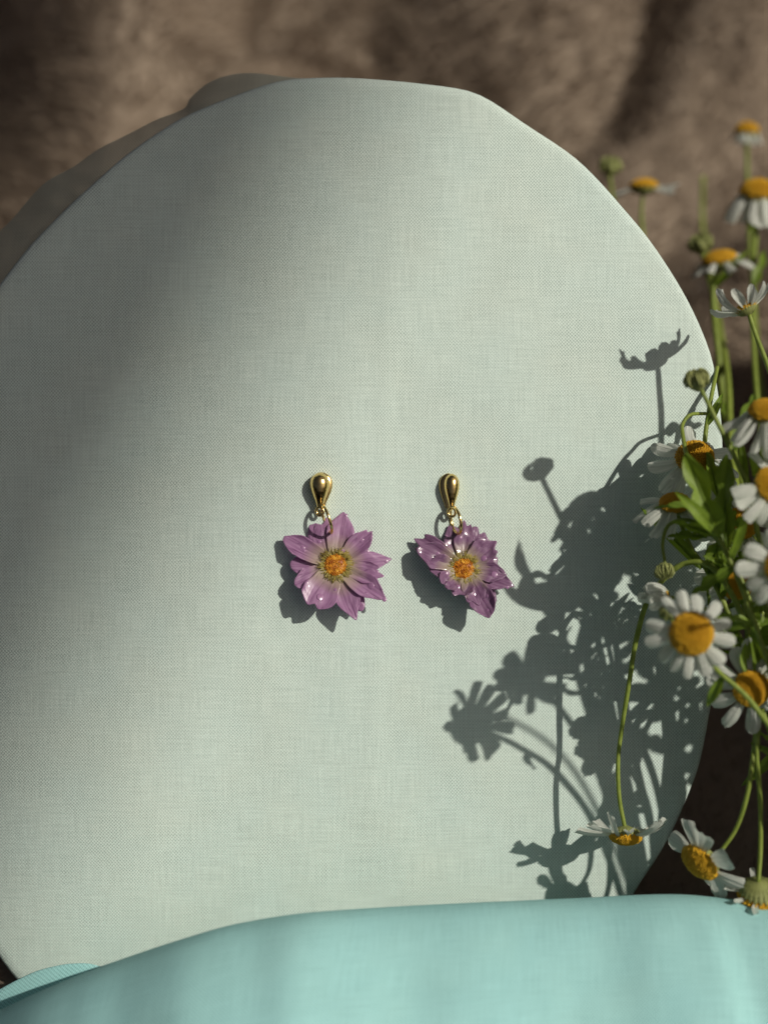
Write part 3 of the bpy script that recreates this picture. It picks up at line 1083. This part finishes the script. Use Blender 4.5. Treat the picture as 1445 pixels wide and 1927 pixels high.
sprig('shaded chamomile with a green stem passing across its disc',
      [(1424, 1310, 2.9), (1450, 1350, 2.8), (1500, 1440, 2.8), (1560, 1620, 3.0)],
      [((1450, 1350, 2.8), (1415, 1180, 3.2), (-.3, .3, 1), 90, 2, .06), ((1480, 1400, 2.8), (1395, 1480, 2.6), (0, .3, 1), 22, 0, .1)],
      [daisy((1414, 1296, 3.2), (-.12, -.12, 1), 33, 64, 34, 12, -10)])
sprig('upside-down chamomile nodding on a long thin stem close to the linen',
      [(1176, 1560, 1.2), (1165, 1500, 1.2), (1163, 1430, 1.25), (1170, 1370, 1.3), (1183, 1290, 1.5), (1198, 1200, 1.7), (1225, 1120, 2.0), (1290, 1060, 2.4), (1360, 1090, 2.7), (1440, 1280, 3.0)],
      (), [daisy((1177, 1574, 1.2), (-.05, -.95, .18), 29, 66, 26, 10, -10)], rad=.060)
sprig('nodding chamomile with few broad petals touching the turquoise cloth fold',
      [(1354, 1606, 2.7), (1385, 1560, 2.8), (1405, 1500, 3.0), (1415, 1440, 3.0), (1424, 1370, 2.8), (1440, 1280, 2.7), (1490, 1250, 2.8), (1560, 1400, 4.0)],
      (), [daisy((1318, 1622, 2.6), (-.72, -.55, .48), 37, 54, 46, 9, -4, angles=[12, 62, 100, 150, 205, 250, 275, 320])], rad=.060)
sprig('chamomile seen from behind with only green bracts showing above the cloth',
      [(1427, 1662, 2.95), (1431, 1590, 2.8), (1430, 1500, 2.9), (1424, 1420, 3.0), (1436, 1330, 3.0), (1490, 1300, 3.0), (1560, 1480, 3.0)],
      (), [daisy((1428, 1682, 2.85), (.05, -.88, -.42), 38, 34, 13, 9, 4)], rad=.060)
sprig('shaded white chamomile behind the long lobed leaves',
      [(1398, 1000, 1.6), (1420, 1070, 1.7), (1470, 1260, 2.2)], (),
      [daisy((1394, 985, 1.6), (-.2, .3, 1), 30, 62, 34, 11, -12)])
sprig('dim low chamomile tucked behind the wide open bloom',
      [(1392, 1120, 1.8), (1415, 1180, 1.9), (1480, 1340, 2.3)], (),
      [daisy((1386, 1100, 1.8), (-.2, .1, 1), 28, 58, 32, 11, -16)])
sprig('bright curved green stem standing against the board rim',
      [(1350, 690, -.2), (1336, 760, .4), (1326, 840, .7), (1335, 930, .9), (1360, 1020, 1.2), (1420, 1200, 1.8)], [((1330, 800, .6), (1360, 740, .5), (0, .2, 1), 18, 0, .06)], (), rad=.06)
# behind the board
sprig('far blurred chamomile with amber dome and green collar, tallest of the bunch',
      [(1405, 262, -11.5), (1406, 330, -11.5), (1412, 470, -10.6), (1430, 700, -8.0), (1480, 1100, -2.3)],
      [((1410, 440, -11.0), (1440, 380, -10.6), (0, .2, 1), 26, 2, .05)],
      [daisy((1405, 246, -11.5), (0, .95, .25), 22, 26, 14, 10, -60, dome=True)], rad=.08)
sprig('far blurred chamomile with large amber dome and hanging petals',
      [(1425, 380, -8.0), (1422, 450, -7.8), (1415, 560, -6.9), (1430, 800, -4.6), (1490, 1150, 0)],
      [((1416, 540, -6.9), (1440, 470, -7.4), (0, .2, 1), 30, 2, .05)],
      [daisy((1426, 362, -8.0), (.0, .88, .4), 33, 62, 34, 11, -55, dome=True)], rad=.08)
sprig('far blurred green bud peeping over the board rim',
      [(1147, 330, -10.3), (1158, 400, -10.3), (1185, 520, -9.7), (1270, 800, -6.9), (1420, 1150, -1.1)], (),
      [dict(kind='bud', at=(1148, 312, -10.3), n=(0, 1, .2), r=20)], rad=.07)
sprig('far blurred chamomile seen edge-on with a petal out to one side',
      [(1210, 360, -9.2), (1208, 420, -9.2), (1230, 560, -8.7), (1310, 820, -6.0), (1440, 1150, -0.9)], (),
      [daisy((1211, 350, -9.2), (-.02, .98, .16), 25, 44, 24, 4, -4, angles=[-8, 16, 200, 330])], rad=.065)
sprig('blurred tilted chamomile with yellow disc beside a small bud near the rim',
      [(1350, 498, -6.9), (1342, 560, -6.9), (1350, 650, -6.4), (1370, 800, -5.5), (1450, 1120, -0.9)],
      [((1345, 540, -6.9), (1408, 470, -6.4), (0, .3, 1), 22, 0, .06)],
      [daisy((1354, 488, -6.9), (-.22, .92, .25), 30, 44, 22, 9, -14),
       dict(kind='bud', at=(1318, 458, -7.4), n=(-.3, .9, .2), r=22, link=[(1322, 478, -7.4), (1332, 520, -7.1), (1342, 560, -6.9)])], rad=.10)
sprig('sunlit chamomile with curled white petals on a bright leaning stem',
      [(1410, 592, 1.9), (1422, 630, 2.0), (1445, 690, 2.2), (1500, 850, 2.8), (1560, 1150, 3.2)],
      [((1452, 700, 2.2), (1520, 690, 2.1), (0, .3, 1), 36, 2.5, .05)],
      [daisy((1404, 580, 1.9), (-.42, .9, -.18), 20, 54, 22, 10, 30, up=True)], rad=.062)
sprig('thick blurred leafy stem rising between the rim and the bunch',
      [(1322, 330, -13.8), (1322, 430, -13.8), (1345, 560, -10.3), (1368, 700, -5.8), (1378, 860, -2.8), (1420, 1100, .3)],
      [((1370, 760, -4.6), (1345, 800, -3.7), (0, .3, 1), 30, 2, .05), ((1378, 850, -2.3), (1420, 740, -3.4), (0, .3, 1), 40, 2.5, .05)], (), rad=.095)

# --- the thick of the bunch, beyond the frame: it throws the big leafy shadow
random.seed(21)
def from_shadow(spx, spy, w):
    """photo position of a point at height w whose shadow falls at (spx, spy) on the board"""
    q = U(spx, spy) + SUN * (w / SUN.z)
    k = PXC / (1 - w / DIST)
    return (722.5 + q.x * k, 963.5 - q.y * k, w)
SH = [(1255, 915), (1205, 1010), (1290, 975), (1265, 1085), (1215, 1190), (1295, 1180), (1250, 1290), (1325, 1370)]
for i, (sx, sy) in enumerate(SH):
    w = random.uniform(4.2, 5.4) if sx < 1160 else random.uniform(3.0, 5.2)
    hx, hy, hw = from_shadow(sx + random.uniform(-12, 12), sy + random.uniform(-12, 12), w)
    while hx < 1478:
        w += .15
        hx, hy, hw = from_shadow(sx, sy, w)
    st = [(hx, hy, hw), (hx + 14, hy + 70, hw), (hx + 40, hy + 230, hw * .9 + .3)]
    lv = []
    for q in range(5):
        by = hy + 30 + 34 * q
        sgn = -1 if q % 2 else 1
        lv.append(((hx + 18 + 6 * q, by, hw), (max(1455, hx + 18 + sgn * random.uniform(50, 95)), by - random.uniform(10, 80), hw + random.uniform(-.6, .6)),
                   (random.uniform(-.2, .7), random.uniform(0, .6), 1), random.uniform(22, 40), 3.5, .05))
    sprig('leafy chamomile sprig deep in the thick of the bunch', st, lv,
          [daisy((hx, hy - 8, hw), (random.uniform(-.2, .8), random.uniform(0, .6), .8), 30, 46, 26, 11, random.uniform(-25, 0))],
          group='sprigs in the thick of the bunch')

A0 = U(1300, 1193, 4.75)
def toward_sun(off, dw):
    p = A0 + Vector(off) + SUN * (dw / SUN.z)
    k = PXC / (1 - p.z / DIST)
    return (722.5 + p.x * k, 963.5 - p.y * k, p.z)
a, b, c, d = toward_sun((-.35, -.42, 0), 3.4), toward_sun((.9, .10, 0), 3.5), toward_sun((-.3, -.02, 0), 3.5), toward_sun((-.4, .62, 0), 3.2)
sprig('leafy chamomile sprig deep in the thick of the bunch', [c, b, (b[0] + 60, b[1] + 200, b[2] - 1)],
      [(b, d, (.5, .3, 1), 26, 2.5, .05)], [dict(kind='bud', at=c, n=(-1, 0, 0), r=8)], rad=.05, group='sprigs in the thick of the bunch')
